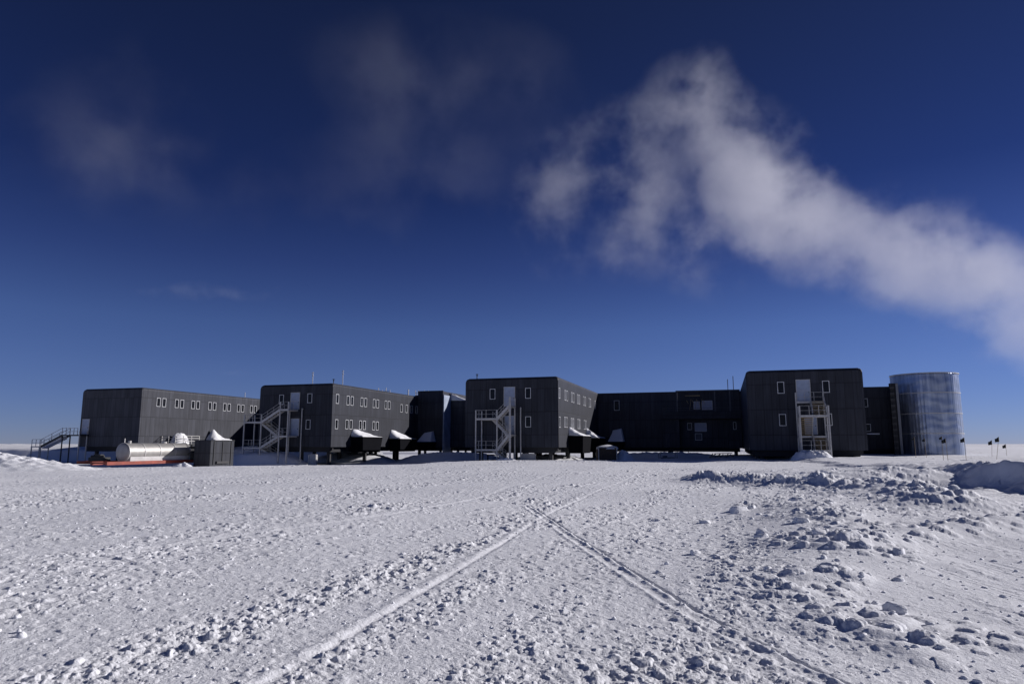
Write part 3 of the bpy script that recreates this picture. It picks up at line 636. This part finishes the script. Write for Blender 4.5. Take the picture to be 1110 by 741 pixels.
# ------------------------------------------------------------------ the round metal tower
def can():
    c = S(29.6, 117.3); r = 4.5; z0, z1 = -2.0, 10.3
    t = empty('round_metal_tower', (c.x, c.y, z0 - .3)); tag(t, 'round corrugated metal tower at the right end of the station', 'tower')
    mb = MB(); n = 256; hs = 60; vs = []; fs = []
    for j in range(hs + 1):
        z = z0 - .5 + (z1 - z0 + .5) * j / hs
        for i in range(n):
            a = 2 * math.pi * i / n; rr = r + .012 * math.sin(a * 64) + .05 * mnoise.noise(Vector((math.cos(a) * 2.2, math.sin(a) * 2.2, z * .28))) + .02 * mnoise.noise(Vector((math.cos(a) * 6, math.sin(a) * 6, z * .9)))
            vs.append((c.x + rr * math.cos(a), c.y + rr * math.sin(a), z))
    for j in range(hs):
        for i in range(n): fs.append((j * n + i, j * n + (i + 1) % n, (j + 1) * n + (i + 1) % n, (j + 1) * n + i))
    fs.append(tuple(range(hs * n, (hs + 1) * n)))
    m = bpy.data.materials.new('galvanised_corrugated_sheet'); m.use_nodes = True; nn, l = m.node_tree.nodes, m.node_tree.links
    b = nn['Principled BSDF']; b.inputs['Metallic'].default_value = .85; b.inputs['Roughness'].default_value = .3
    tx = nn.new('ShaderNodeTexCoord'); mp = nn.new('ShaderNodeMapping'); mp.inputs['Scale'].default_value = (1.5, 1.5, .10); l.new(tx.outputs['Object'], mp.inputs[0])
    ns = nn.new('ShaderNodeTexNoise'); ns.inputs['Scale'].default_value = 1.3; ns.inputs['Detail'].default_value = 7; ns.inputs['Distortion'].default_value = .6; l.new(mp.outputs[0], ns.inputs['Vector'])
    cr = nn.new('ShaderNodeValToRGB'); cr.color_ramp.elements[0].color = (.20, .235, .31, 1); cr.color_ramp.elements[1].color = (.42, .47, .57, 1)  # blue streaks in the base colour stand in for wavy reflections
    cr.color_ramp.elements[0].position = .32; cr.color_ramp.elements[1].position = .68; l.new(ns.outputs['Fac'], cr.inputs[0]); l.new(cr.outputs[0], b.inputs['Base Color'])
    rr_ = nn.new('ShaderNodeMapRange'); rr_.inputs[3].default_value = .22; rr_.inputs[4].default_value = .5; l.new(ns.outputs['Fac'], rr_.inputs[0]); l.new(rr_.outputs[0], b.inputs['Roughness'])
    wv = nn.new('ShaderNodeTexWave'); wv.wave_type = 'BANDS'; wv.bands_direction = 'Z'; wv.inputs['Scale'].default_value = .22; wv.inputs['Distortion'].default_value = 7; wv.inputs['Detail'].default_value = 2
    l.new(tx.outputs['Object'], wv.inputs['Vector']); bp = nn.new('ShaderNodeBump'); bp.inputs['Distance'].default_value = .05; bp.inputs['Strength'].default_value = .35
    l.new(wv.outputs['Fac'], bp.inputs['Height']); l.new(bp.outputs[0], b.inputs['Normal'])
    mb.add(vs, fs).build('shell', m, t, smooth=True)
    rim = MB(); k = 96
    for zz, rw in ((z1, .05), (z1 - 2.9, .02), (z1 - 5.9, .02), (z1 - 8.8, .02)):
        vs = []
        for i in range(k):
            a = 2 * math.pi * i / k
            for (q, h) in ((r + .04, -.05), (r + .04 + rw, -.05), (r + .04 + rw, .07), (r + .04, .07)): vs.append((c.x + q * math.cos(a), c.y + q * math.sin(a), zz + h))
        rim.add(vs, [(4 * i + j, 4 * ((i + 1) % k) + j, 4 * ((i + 1) % k) + (j + 1) % 4, 4 * i + (j + 1) % 4) for i in range(k) for j in range(4)])
    rim.build('ring', M_GALV, t)
    # the dark joint between block and tower
    seam = MB(); seam.sbox(24.0, 24.75, 113.2, 113.7, -2.0, 8.9); seam.build('expansion_joint', M_FASC, t)
    s2 = MB(); s2.sbox(24.76, 25.1, 113.0, 113.5, -2.0, 8.9); s2.build('trim_strip', mat('grey_trim', (.16, .17, .19), .6), t)
    pl = MB()
    for j in range(12): pl.sbox(23.95, 24.5, 112.9, 113.19, -1.6 + j * .88, -1.3 + j * .88)
    pl.build('joint_bracket', M_COLM, t)
can()

# ------------------------------------------------------------------ fuel tank on its sled
def tank():
    a = R(70); ax = Vector((math.cos(a), math.sin(a), 0)); sd = Vector((math.sin(a), -math.cos(a), 0)); A = Vector((-46.2, 82, -.98)); L = 9.4; r = 1.08
    t = empty('fuel_tank', (A.x + ax.x * L / 2, A.y + ax.y * L / 2, -2.6), rz=a - math.pi / 2)
    tag(t, 'long silver cylindrical tank with white cradle, on a red sled by the leftmost wing', 'tank')
    n = 48; vs = []; fs = []; prof = [(0, .02), (.0, .55), (.03, .85), (.12, 1.0), (.35, 1.0)]
    st = [(-.10, .001), (-.09, .5), (-.04, .82), (.03, .97), (.12, 1.0)] + [(k * L / 24, 1.0) for k in range(1, 24)] + [(L - .12, 1.0), (L, .93), (L + .1, .6), (L + .13, .001)]
    for (s_, k) in st:
        for i in range(n):
            q = 2 * math.pi * i / n; vs.append(A + ax * s_ + (sd * math.cos(q) + ZX * math.sin(q)) * r * k)
    for j in range(len(st) - 1):
        for i in range(n): fs.append((j * n + i, j * n + (i + 1) % n, (j + 1) * n + (i + 1) % n, (j + 1) * n + i))
    MB().add(vs, fs).build('tank_shell', M_TANK, t, smooth=True)
    bd = MB()
    for s_ in (.12, 2.3, 4.6, 6.9, 9.2):
        vs = []; k = 40
        for i in range(k):
            q = 2 * math.pi * i / k
            for (rr, e) in ((r + .003, -.06), (r + .05, -.06), (r + .05, .06), (r + .003, .06)): vs.append(A + ax * (s_ + e) + (sd * math.cos(q) + ZX * math.sin(q)) * rr)
        bd.add(vs, [(4 * i + j, 4 * ((i + 1) % k) + j, 4 * ((i + 1) % k) + (j + 1) % 4, 4 * i + (j + 1) % 4) for i in range(k) for j in range(4)])
    bd.build('band', M_GALV, t)
    hc = MB(); pc = A + ax * .9 + ZX * (r - .02); hc.cyl(pc, pc + ZX * .3, .18, 12); hc.bar(A + ax * .2 + ZX * r, A + ax * .2 + ZX * (r + .55), .07); pc = A + ax * 6 + ZX * (r - .02); hc.cyl(pc, pc + ZX * .2, .3, 12)
    hc.build('hatch', M_GALV, t)
    cr = MB(); c = [A + ax * .3 + sd * 1.0, A + ax * (L - .3) + sd * 1.0, A + ax * (L - .3) - sd * 1.0, A + ax * .3 - sd * 1.0]
    cr.box8([Vector((p.x, p.y, -2.02)) for p in c] + [Vector((p.x, p.y, -1.5)) for p in c]); cr.build('cradle', M_TANKP, t)
    sl_ = MB()
    for w in (-1.15, 1.15): sl_.bar(Vector((*(A + ax * -3.0 + sd * w).xy, -2.2)), Vector((*(A + ax * (L + .6) + sd * w).xy, -2.2)), .3, .38)
    for k in range(8): q = -2.9 + k * (L + 3.3) / 7; sl_.bar(Vector((*(A + ax * q - sd * 1.0).xy, -2.15)), Vector((*(A + ax * q + sd * 1.0).xy, -2.15)), .25, .16)
    sl_.build('sled', M_RED, t)
    pump = MB(); pc = A + ax * (L + .2) + sd * 1.2
    for k in range(9):
        a1 = pc + Vector((random.uniform(-.6, .3), random.uniform(-.6, .3), random.uniform(-.9, .8))); pump.bar(a1, a1 + Vector((random.uniform(-.6, .6), random.uniform(-.5, .5), random.uniform(-.7, .5))), .09)
    pump.cyl(pc + ZX * -.9, pc + ZX * -.2, .28, 12); pump.build('pump_gear', M_CRATE, t)
tank()
# a low red sled with dark gear beside it
t = empty('cargo_sled', (-50.6, 84.5, -2.6), rz=.2); tag(t, 'low red sled carrying dark gear, left of the silver tank', 'sled')
mb = MB()
for y in (83.8, 85.4): mb.bar((-52.6, y, -2.2), (-47.6, y + .4, -2.2), .2, .34)
for k in range(5): mb.bar((-52.3 + k * 1.1, 83.8, -2.1), (-52.3 + k * 1.1, 85.5, -2.1), .18, .12)
mb.build('sled_frame', M_RED, t)
mb = MB(); mb.wbox(-51.4, -49.4, 84.0, 85.2, -2.02, -1.6); mb.wbox(-50.9, -50.1, 84.2, 85.0, -1.6, -1.25); mb.cyl((-51.2, 84.2, -1.5), (-49.6, 84.2, -1.5), .13, 8); mb.build('gear', M_CRATE, t)

# ------------------------------------------------------------------ dark container and small things around the wings
p0 = Vector((-38.4, 88, 0)); u_, v_ = p0.dot(UX), p0.dot(VX)
t = empty('utility_box', S(u_ - 1.2, v_, -3.0)); tag(t, 'tall dark ribbed metal box right of the silver tank', 'container')
MB().sbox(u_ - 2.5, u_, v_, v_ + 4.4, -2.9, .4).build('box_body', M_DARKBOX, t)
MB().sbox(u_ - 2.56, u_ + .06, v_ - .06, v_ + 4.46, .402, .5).build('lid', M_FASC, t)
mb = MB()
for vv in (.6, 2.2, 3.8): mb.bar(S(u_ + .05, v_ + vv, -2.6), S(u_ + .05, v_ + vv, .3), .08)
mb.bar(S(u_ + .1, v_ + 1.1, -2.35), S(u_ + .1, v_ + 3.4, -2.35), .22, .3); mb.build('trim', M_COLM, t)
p = S(-86.2, 101.5)
t = empty('storage_crate', S(-79.5, 108, -3.0)); tag(t, 'small white equipment box with a round port, under the shadowed side of the leftmost wing', 'crate')
MB().sbox(-80.9, -77.6, 108, 110.5, -2.9, -1.0).build('crate_body', mat('white_painted_box', (.62, .62, .60), .6, var=.2, vscale=2), t)
q = S(-79.2, 107.99, -1.7); mb = MB(); mb.cyl(q + VX * .05, q - VX * .08, .4, 20); mb.build('port', M_CRATE, t)
MB().sbox(-77.5, -75.9, 108.4, 110.3, -2.9, -1.35).build('side_unit', M_CRATE, t)

def boxthing(name, label, cat, x0, x1, y0, y1, z0, z1, m, extra=None):
    t = empty(name, ((x0 + x1) / 2, y0, z0), rz=0); tag(t, label, cat)
    MB().wbox(x0, x1, y0, y1, z0, z1).build('body', m, t)
    mb = MB()
    for x in (x0, x1): mb.bar((x, y0 - .04, z0), (x, y0 - .04, z1), .12)
    for z in (z0 + .06, z1): mb.bar((x0, y0 - .04, z), (x1, y0 - .04, z), .12)
    mb.build('edge_frame', extra or M_GALV, t); return t
t = boxthing('plywood_crate', 'brown plywood crate with pale edges and snow on top, right of the middle wing', 'crate', 11.9, 14.4, 95, 98, -2.5, -.45, M_BROWN)
lump_mesh('snow_cap', 13.3, 96.5, -.44, 1.6, 1.5, .35, M_SNOW2, 3, .1, 14, parent=t)
tag(lump_mesh('snow_drift', 15.6, 97.2, -2.6, 2.0, 2.4, 1.9, M_SNOW2, 5, .12, 22, pw=1.3), 'shaded snow drift leaning against the brown plywood crate', 'snow drift')
def frame_rack(name, label, cat, x0, x1, y, z0, z1, m):
    t = empty(name, ((x0 + x1) / 2, y, z0), rz=0); tag(t, label, cat); mb = MB()
    for x in (x0, x1):
        for yy in (y, y + 1.4): mb.bar((x, yy, z0), (x, yy, z1), .12)
    for z in (z0 + .5, z1):
        for yy in (y, y + 1.4): mb.bar((x0, yy, z), (x1, yy, z), .12)
        for x in (x0, x1): mb.bar((x, y, z), (x, y + 1.4, z), .12)
    mb.build('frame', m, t)
    mb = MB(); mb.wbox(x0 + .3, x1 - .3, y + .3, y + 1.1, z0 + .1, z0 + .45); mb.wbox(x0 + .5, x0 + 1.1, y + .3, y + 1, z0 + .45, z0 + .75); mb.build('load', M_CRATE, t)
frame_rack('metal_rack', 'low open metal rack at the left foot of the balcony block', 'rack', 23.2, 25.8, 108, -2.6, -1.45, M_GALV)
t = empty('equipment_sled', (32.6, 108, -2.6), rz=0); tag(t, 'pale tangle of sled frames below the balcony block', 'sled'); mb = MB()
for k in range(10):
    x = 30.8 + k * .4; mb.bar((x, 108 + (k % 3) * .3, -2.3 + .3 * (k % 2)), (x + .7, 108.4, -1.45 - .25 * ((k * 7) % 3) / 2), .1)
mb.bar((30.8, 108, -2.0), (34.9, 108.2, -1.7), .16); mb.bar((31.6, 108.1, -1.5), (34.4, 108.1, -1.4), .12); mb.build('frame', mat('pale_wood', (.42, .37, .28), .7, var=.3), t)
mb = MB()
for y in (107.8, 108.8): mb.bar((30.6, y, -2.5), (35.0, y, -2.45), .12)
mb.build('runner', M_COLM, t)
frame_rack('cable_rack', 'small grey rack under the left corner of the middle wing', 'rack', -3.4, -1.4, 96.5, -2.9, -1.5, M_COLM)
boxthing('white_panel_crate', 'white box beneath the middle wing, right of its stair tower', 'crate', 1.3, 3.2, 94.5, 96.0, -2.9, -1.35, mat('white_panel', (.55, .55, .53), .6))
boxthing('grey_utility_box', 'grey box under the wing, at the right foot of the zigzag stairs', 'box', -29.2, -28.2, 99.5, 100.5, -3.0, -1.5, M_GALV)

# ------------------------------------------------------------------ snow heaps round the station
def mound(label, *a, **k): return tag(lump_mesh('snow_mound', *a, **k), label, 'snow mound')
mound('flat blue shaded snow mound at the foot of the zigzag stairs', -37.2, 104.6, -3.3, 7.0, 3.2, 2.1, M_SNOW2, 1, .05, 60, pw=3.0, freq=.8)
mound('low blue shaded snow bank between the dark metal box and the zigzag stairs', -44.5, 108, -3.3, 6, 3, 1.2, M_SNOW2, 2, .2, 40, pw=2)
mound('knobbly snow heap under the end on stair tower', 34.6, 79.6, -2.6, 2.7, 2.4, 1.8, M_SNOW2, 3, .14, 50, pw=4.5, freq=2.2)
mound('small snow heap between the red sled and the dark metal box', -39.9, 84.0, -2.9, 1.5, 1.0, .62, M_SNOW2, 4, .5, 30)
mound('small snow heap at the foot of the slim middle stair tower', -.6, 90.2, -2.6, 2.6, 1.1, .75, M_SNOW2, 6, .3, 30)
mound('sunlit churned snow heap at the far left edge, before the blue bank', -51, 67, -2.75, 13, 5, 2.1, M_SNOW2, 8, .09, 80, rot=.06, pw=1.0, freq=1.6)
mound('lower sunlit snow heap left of the side stairs', -57, 76, -2.9, 6, 3.0, .95, M_SNOW2, 9, .2, 50, pw=1.4)
def bank():
    """a long drift behind the leftmost wing: sunlit crest, steep shaded front"""
    vs = []; n = 160; pr = [(-3.0, -3.6), (-1.4, -2.4), (-.5, -1.3), (0, -.95), (1.5, -.75), (5, -.35), (10, -.05), (20, -.3), (34, -3.4)]
    for i in range(n + 1):
        q = i / n; x = -150 + q * 122; y = 138 - 14 * q; top = .55 - .95 * q ** .6 + .18 * mnoise.noise(Vector((q * 14, 0, 0)))
        for (dy, dz) in pr: vs.append((x + .5 * mnoise.noise(Vector((q * 40, dy, 1))), y + dy + .6 * mnoise.noise(Vector((q * 20, dy * .3, 5))), top + dz + (.15 * mnoise.noise(Vector((q * 60, dy, 9))) if dz < 0 else 0)))
    m = len(pr); fs = [(i * m + j, (i + 1) * m + j, (i + 1) * m + j + 1, i * m + j + 1) for i in range(n) for j in range(m - 1)]
    o = MB().add(vs, fs).build('snow_bank', M_SNOW2, smooth=True); tag(o, 'long snow bank in blue shade behind the leftmost wing', 'snow bank', kind='structure')
bank()
for k, (u, v, ru, rv, h, lab) in enumerate(((-62, 108, 8.5, 7, 1.7, 'added shaded snow bank covering bright ground beneath the wing with the zigzag stairs'), (-45, 113, 11, 6, 1.8, 'added shaded snow bank covering bright ground beneath the taller block'), (-27, 106, 8, 9, 1.6, 'added shaded snow bank covering bright ground beneath the middle wing'), (-9, 117, 14, 5, 1.85, 'long added shaded snow bank covering bright ground beneath the balcony block'))):
    q = S(u, v); tag(lump_mesh('snow_bank', q.x, q.y, -3.3, ru, rv, h, M_SNOW2, 20 + k, .12, 40, rot=-TH, pw=3), lab, 'snow bank')  # banks added to hide the bright strip of ground between the columns

# ------------------------------------------------------------------ roof masts and roof gear
def mast(label, u, v, z0, h, m=M_GALV, r=.06, cross=.5, name='roof_mast'):
    t = empty(name, S(u, v, z0)); tag(t, label, 'mast')
    p = S(u, v); MB().cyl((p.x, p.y, z0), (p.x, p.y, z0 + h), r, 8).build('pole', m, t)
    mb = MB()
    if cross: mb.bar(S(u - cross / 2, v, z0 + h * .93), S(u + cross / 2, v, z0 + h * .93), .05); mb.bar(S(u - .1, v, z0 + h * .75), S(u + .15, v, z0 + h * .75), .1)
    mb.bar(S(u - .25, v, z0 + .04), S(u + .25, v, z0 + .04), .3, .08); mb.build('fitting', m, t)
mast('white mast near the middle of the roof of the wing with the zigzag stairs', -61.8, 94, 9.0, 2.3)
mast('short dark mast between two white masts on the roof with the zigzag stairs', -57.4, 93, 9.0, 1.0, M_FASC)
mast('tall white mast at the sunlit corner of the roof with the zigzag stairs', -55.9 - .5, 94, 9.0, 2.4)
mast('tiny mast on the far roof edge of the leftmost wing', -90.2, 114, 9.0, 1.1, cross=0)
mast('small dark antenna on the left corner of the middle wing roof', -33.2, 91.5, 9.0, .9, M_FASC, cross=.4)
mast('left one of two thin dark masts beside the rightmost wing', 1.2, VS + 1, 9.0, 1.9, M_COLM, cross=0)
mast('right one of two thin dark masts beside the rightmost wing', 2.1, VS + 1, 9.0, 2.4, M_COLM, cross=0)
mast('bright white post in front of the taller block roof', -57.6, 120, 8.9, 1.5, mat('white_post', (.75, .75, .75), .5), r=.12, cross=0)
for k, (u, v, w, h, lab) in enumerate(((-66.0, 126, 2.6, 1.4, 'pale roof unit with pipes, leftmost on the taller roof'), (-59.4, 128, 1.0, .9, 'small dark roof unit in the middle of the taller roof'), (-57.3, 128, 1.3, .6, 'low grey roof unit with a snow dusting, right on the taller roof'))):
    t = empty('roof_unit', S(u, v, 9.0)); tag(t, lab, 'roof unit')
    zb = 10.2 if u > -58 else 9.0; hh = h if u > -58 else h + 1.0
    MB().sbox(u - w / 2, u + w / 2, v, v + 1.2, zb - .02, zb + hh * .45).build('housing', M_COLM if k != 2 else M_GALV, t)
    mb = MB()
    for j in range(4): mb.bar(S(u - w / 2 + j * w / 3, v + .2, zb), S(u - w / 2 + j * w / 3, v + .2, zb + hh * (1 - .2 * (j % 2))), .1)
    mb.bar(S(u - w / 2, v + .2, zb + hh * .7), S(u + w / 2, v + .2, zb + hh * .7), .08); mb.build('pipework', M_GALV, t)

# ------------------------------------------------------------------ flags on bamboo poles
FLAGS = [(42.6, 73.0, 1.95, 0, .3, 'far left flag in front of the metal tower'), (44.6, 74.5, 1.9, 0, .32, 'second flag from the left in front of the metal tower'),
         (43.6, 70.0, 2.1, .02, .3, 'tallest looking flag in the middle before the metal tower'), (40.3, 64.0, 1.85, -.03, .42, 'nearest flag, set low before the middle of the metal tower'),
         (44.6, 68.0, 2.0, .0, .45, 'big dark flag before the right edge of the metal tower'),
         (61.0, 88.0, 1.7, .1, .55, 'flag just right of the metal tower, blown to the left'), (51.0, 73.0, 2.1, .22, .5, 'flag on a leaning pole right of the metal tower'),
         (66.5, 93.0, 1.2, 0, .5, 'low flag farthest to the right, on the open snow')]
for (x, y, h, lean, fs_, lab) in FLAGS:
    h += .45; fs_ *= 1.15; z = ground_z(x, y) - .1; t = empty('marker_flag', (x, y, z), rz=0); tag(t, 'small dark marker ' + lab, 'flag', 'marker flags on thin poles')
    top = Vector((x + lean * h, y, z + h)); MB().cyl((x, y, z - .3), top, .018, 6).build('pole', M_BAMBOO, t)
    mb = MB(); n = 6; vs = []
    for i in range(n + 1):
        for j in (0, 1):
            a = i / n; q = top + Vector((-fs_ * a * .75, .06 * math.sin(a * 7), -.05 - j * fs_ * .85 * (1 - .3 * a) - .35 * a * fs_)); vs += [q, q + Vector((0, .012, 0))]
    for i in range(n):
        b0 = i * 4; b1 = b0 + 4; mb_f = [(b0, b1, b1 + 2, b0 + 2), (b0 + 1, b0 + 3, b1 + 3, b1 + 1), (b0, b0 + 1, b1 + 1, b1), (b0 + 2, b1 + 2, b1 + 3, b0 + 3)]
        mb.f += mb_f
    mb.v = [Vector(a) for a in vs]; mb.f += [(0, 2, 3, 1), (n * 4, n * 4 + 1, n * 4 + 3, n * 4 + 2)]; mb.build('cloth', M_FLAG, t)

# ------------------------------------------------------------------ steam and thin cloud
def vapour(name, label, cat, blobs, dens, nscale, depth, warp, thr=(.0, .55), seed=0, col=(.95, .95, .97), step=None, detail=5):
    """blobs: (x, z, rx, rz, amount) at a distance y = depth; one closed hull, density from the blobs broken up by noise"""
    bm = bmesh.new()
    for (x, y, z, rx, ry, rz, a) in blobs:
        M = Matrix.Translation((x, y, z)) @ Matrix.Diagonal((rx * 1.12, ry * 1.12, rz * 1.12, 1)); bmesh.ops.create_icosphere(bm, subdivisions=2, radius=1, matrix=M)
    me = bpy.data.meshes.new(name); bm.to_mesh(me); bm.free()
    o = bpy.data.objects.new(name, me); COL.objects.link(o)
    rm = o.modifiers.new('Remesh', 'REMESH'); rm.mode = 'VOXEL'; rm.voxel_size = depth / 60
    m = bpy.data.materials.new(name); m.use_nodes = True; n, l = m.node_tree.nodes, m.node_tree.links; n.remove(n['Principled BSDF'])
    pv = n.new('ShaderNodeVolumePrincipled'); pv.inputs['Color'].default_value = (*col, 1); pv.inputs['Anisotropy'].default_value = .1
    l.new(pv.outputs[0], n['Material Output'].inputs['Volume'])
    g = n.new('ShaderNodeNewGeometry')
    def vm(op, a, b=None):
        q = n.new('ShaderNodeVectorMath'); q.operation = op
        for i, x in enumerate((a, b)):
            if x is None: continue
            if isinstance(x, (tuple, list)): q.inputs[i].default_value = x
            else: l.new(x, q.inputs[i])
        return q
    def mt(op, a, b=None, c=None, clamp=False):
        q = n.new('ShaderNodeMath'); q.operation = op; q.use_clamp = clamp
        for i, x in enumerate((a, b, c)):
            if x is None: continue
            if isinstance(x, (int, float)): q.inputs[i].default_value = x
            else: l.new(x, q.inputs[i])
        return q.outputs[0]
    pos = vm('ADD', g.outputs['Position'], (seed * 31.0, 0, 0)).outputs[0]
    wz = n.new('ShaderNodeTexNoise'); wz.inputs['Scale'].default_value = nscale * .5; wz.inputs['Detail'].default_value = 1; l.new(pos, wz.inputs['Vector'])
    wo = vm('SUBTRACT', wz.outputs['Color'], (.5, .5, .5)); sc = vm('SCALE', wo.outputs[0]); sc.inputs['Scale'].default_value = warp
    P = vm('ADD', g.outputs['Position'], sc.outputs[0]).outputs[0]; tot = None
    for (x, y, z, rx, ry, rz, a) in blobs:
        d = vm('LENGTH', vm('MULTIPLY', vm('SUBTRACT', P, (x, y, z)).outputs[0], (1 / rx, 1 / ry, 1 / rz)).outputs[0])
        f = mt('SUBTRACT', 1, d.outputs['Value'], clamp=True); f = mt('MULTIPLY', f, a); tot = f if tot is None else mt('ADD', tot, f)
    ns = n.new('ShaderNodeTexNoise'); ns.inputs['Scale'].default_value = nscale; ns.inputs['Detail'].default_value = detail; ns.inputs['Roughness'].default_value = .68
    l.new(pos, ns.inputs['Vector'])
    k = mt('MULTIPLY_ADD', ns.outputs['Fac'], 2.6, -.78)            # 0 .. 1 or so
    nb = n.new('ShaderNodeTexNoise'); nb.inputs['Scale'].default_value = nscale * .45; nb.inputs['Detail'].default_value = 2; l.new(pos, nb.inputs['Vector'])
    kb = mt('MULTIPLY_ADD', nb.outputs['Fac'], 2.6, -1.3)
    s = mt('MULTIPLY_ADD', mt('SUBTRACT', k, .57), 1.8, mt('MULTIPLY_ADD', kb, .55, tot))
    s = mt('MULTIPLY', s, mt('MULTIPLY', tot, 6, clamp=True))
    mr = n.new('ShaderNodeMapRange'); mr.interpolation_type = 'SMOOTHSTEP'; mr.inputs[1].default_value = thr[0]; mr.inputs[2].default_value = thr[1]; mr.inputs[3].default_value = 0; mr.inputs[4].default_value = dens
    l.new(s, mr.inputs[0]); dd = mt('MULTIPLY', mr.outputs[0], mt('MULTIPLY', tot, 1.0))
    l.new(dd, pv.inputs['Density']); me.materials.append(m)
    tag(o, label, cat, kind='stuff'); return o
DEP = 300.0
def at(px, py, Y=DEP):       # a point at distance Y on a line of sight, in the 1110 wide photograph
    t = math.atan(110.5 / 740); u = (px - 555) / 740; v = -(py - 370.5) / 740
    d = Vector((u, math.cos(t) - v * math.sin(t), math.sin(t) + v * math.cos(t))); return d * (Y / d.y)
def blobs(L, Y=DEP, thick=.9):
    out = []
    for (px, py, rx, rz, a) in L:
        p = at(px, py, Y); k = Y / 740 * 1.05; out.append((p.x, p.y + random.uniform(-3, 3), p.z, rx * k, (rx + rz) / 2 * k * thick, rz * k, a))
    return out
STEAM = [(1170, 352, 85, 80, 1.0), (1100, 322, 85, 74, 1.15), (1025, 292, 88, 78, 1.15), (955, 264, 86, 84, 1.05), (880, 250, 88, 84, .95), (832, 218, 82, 95, .95),
         (805, 160, 72, 88, .88), (752, 108, 66, 66, .85), (705, 190, 98, 110, .5), (750, 265, 100, 72, .68), (655, 245, 120, 105, .40), (585, 215, 95, 95, .24), (640, 150, 90, 80, .2)]
if True:
    vapour('steam_plume', 'white steam plume drifting up and left from beyond the right end of the station', 'steam', blobs(STEAM), .021, .036, DEP, 30, thr=(.06, 1.05), detail=9)
    WISPS = [(150, 110, 110, 120, .55), (100, 170, 150, 70, .45), (180, 200, 110, 70, .35), (300, 205, 110, 60, .38), (370, 240, 110, 50, .28), (455, 205, 130, 90, .42), (505, 65, 130, 70, .48), (420, 90, 120, 80, .40),
             (580, 95, 100, 70, .34), (430, 145, 100, 90, .3), (30, 140, 110, 45, .3), (520, 170, 100, 90, .3)]
    vapour('thin_wisps', 'faint grey wisps of old steam high in the left half of the sky', 'wisp of cloud', blobs(WISPS), .0028, .016, DEP, 40, thr=(.0, .9), seed=3, detail=7)
    cir = [(-2900 + i * 330, 6600 + (i % 2) * 40, 0, 0, 0) for i in range(1)]
    CIR = [(215, 317, 70, 13, .7), (275, 319, 60, 10, .55), (165, 314, 40, 8, .4), (250, 405, 80, 6, .35)]
    vapour('cirrus_streak', 'thin streak of high cloud low in the left of the sky', 'cloud', blobs(CIR, 700), .0035, .03, 700, 12, thr=(.1, .8), seed=5)
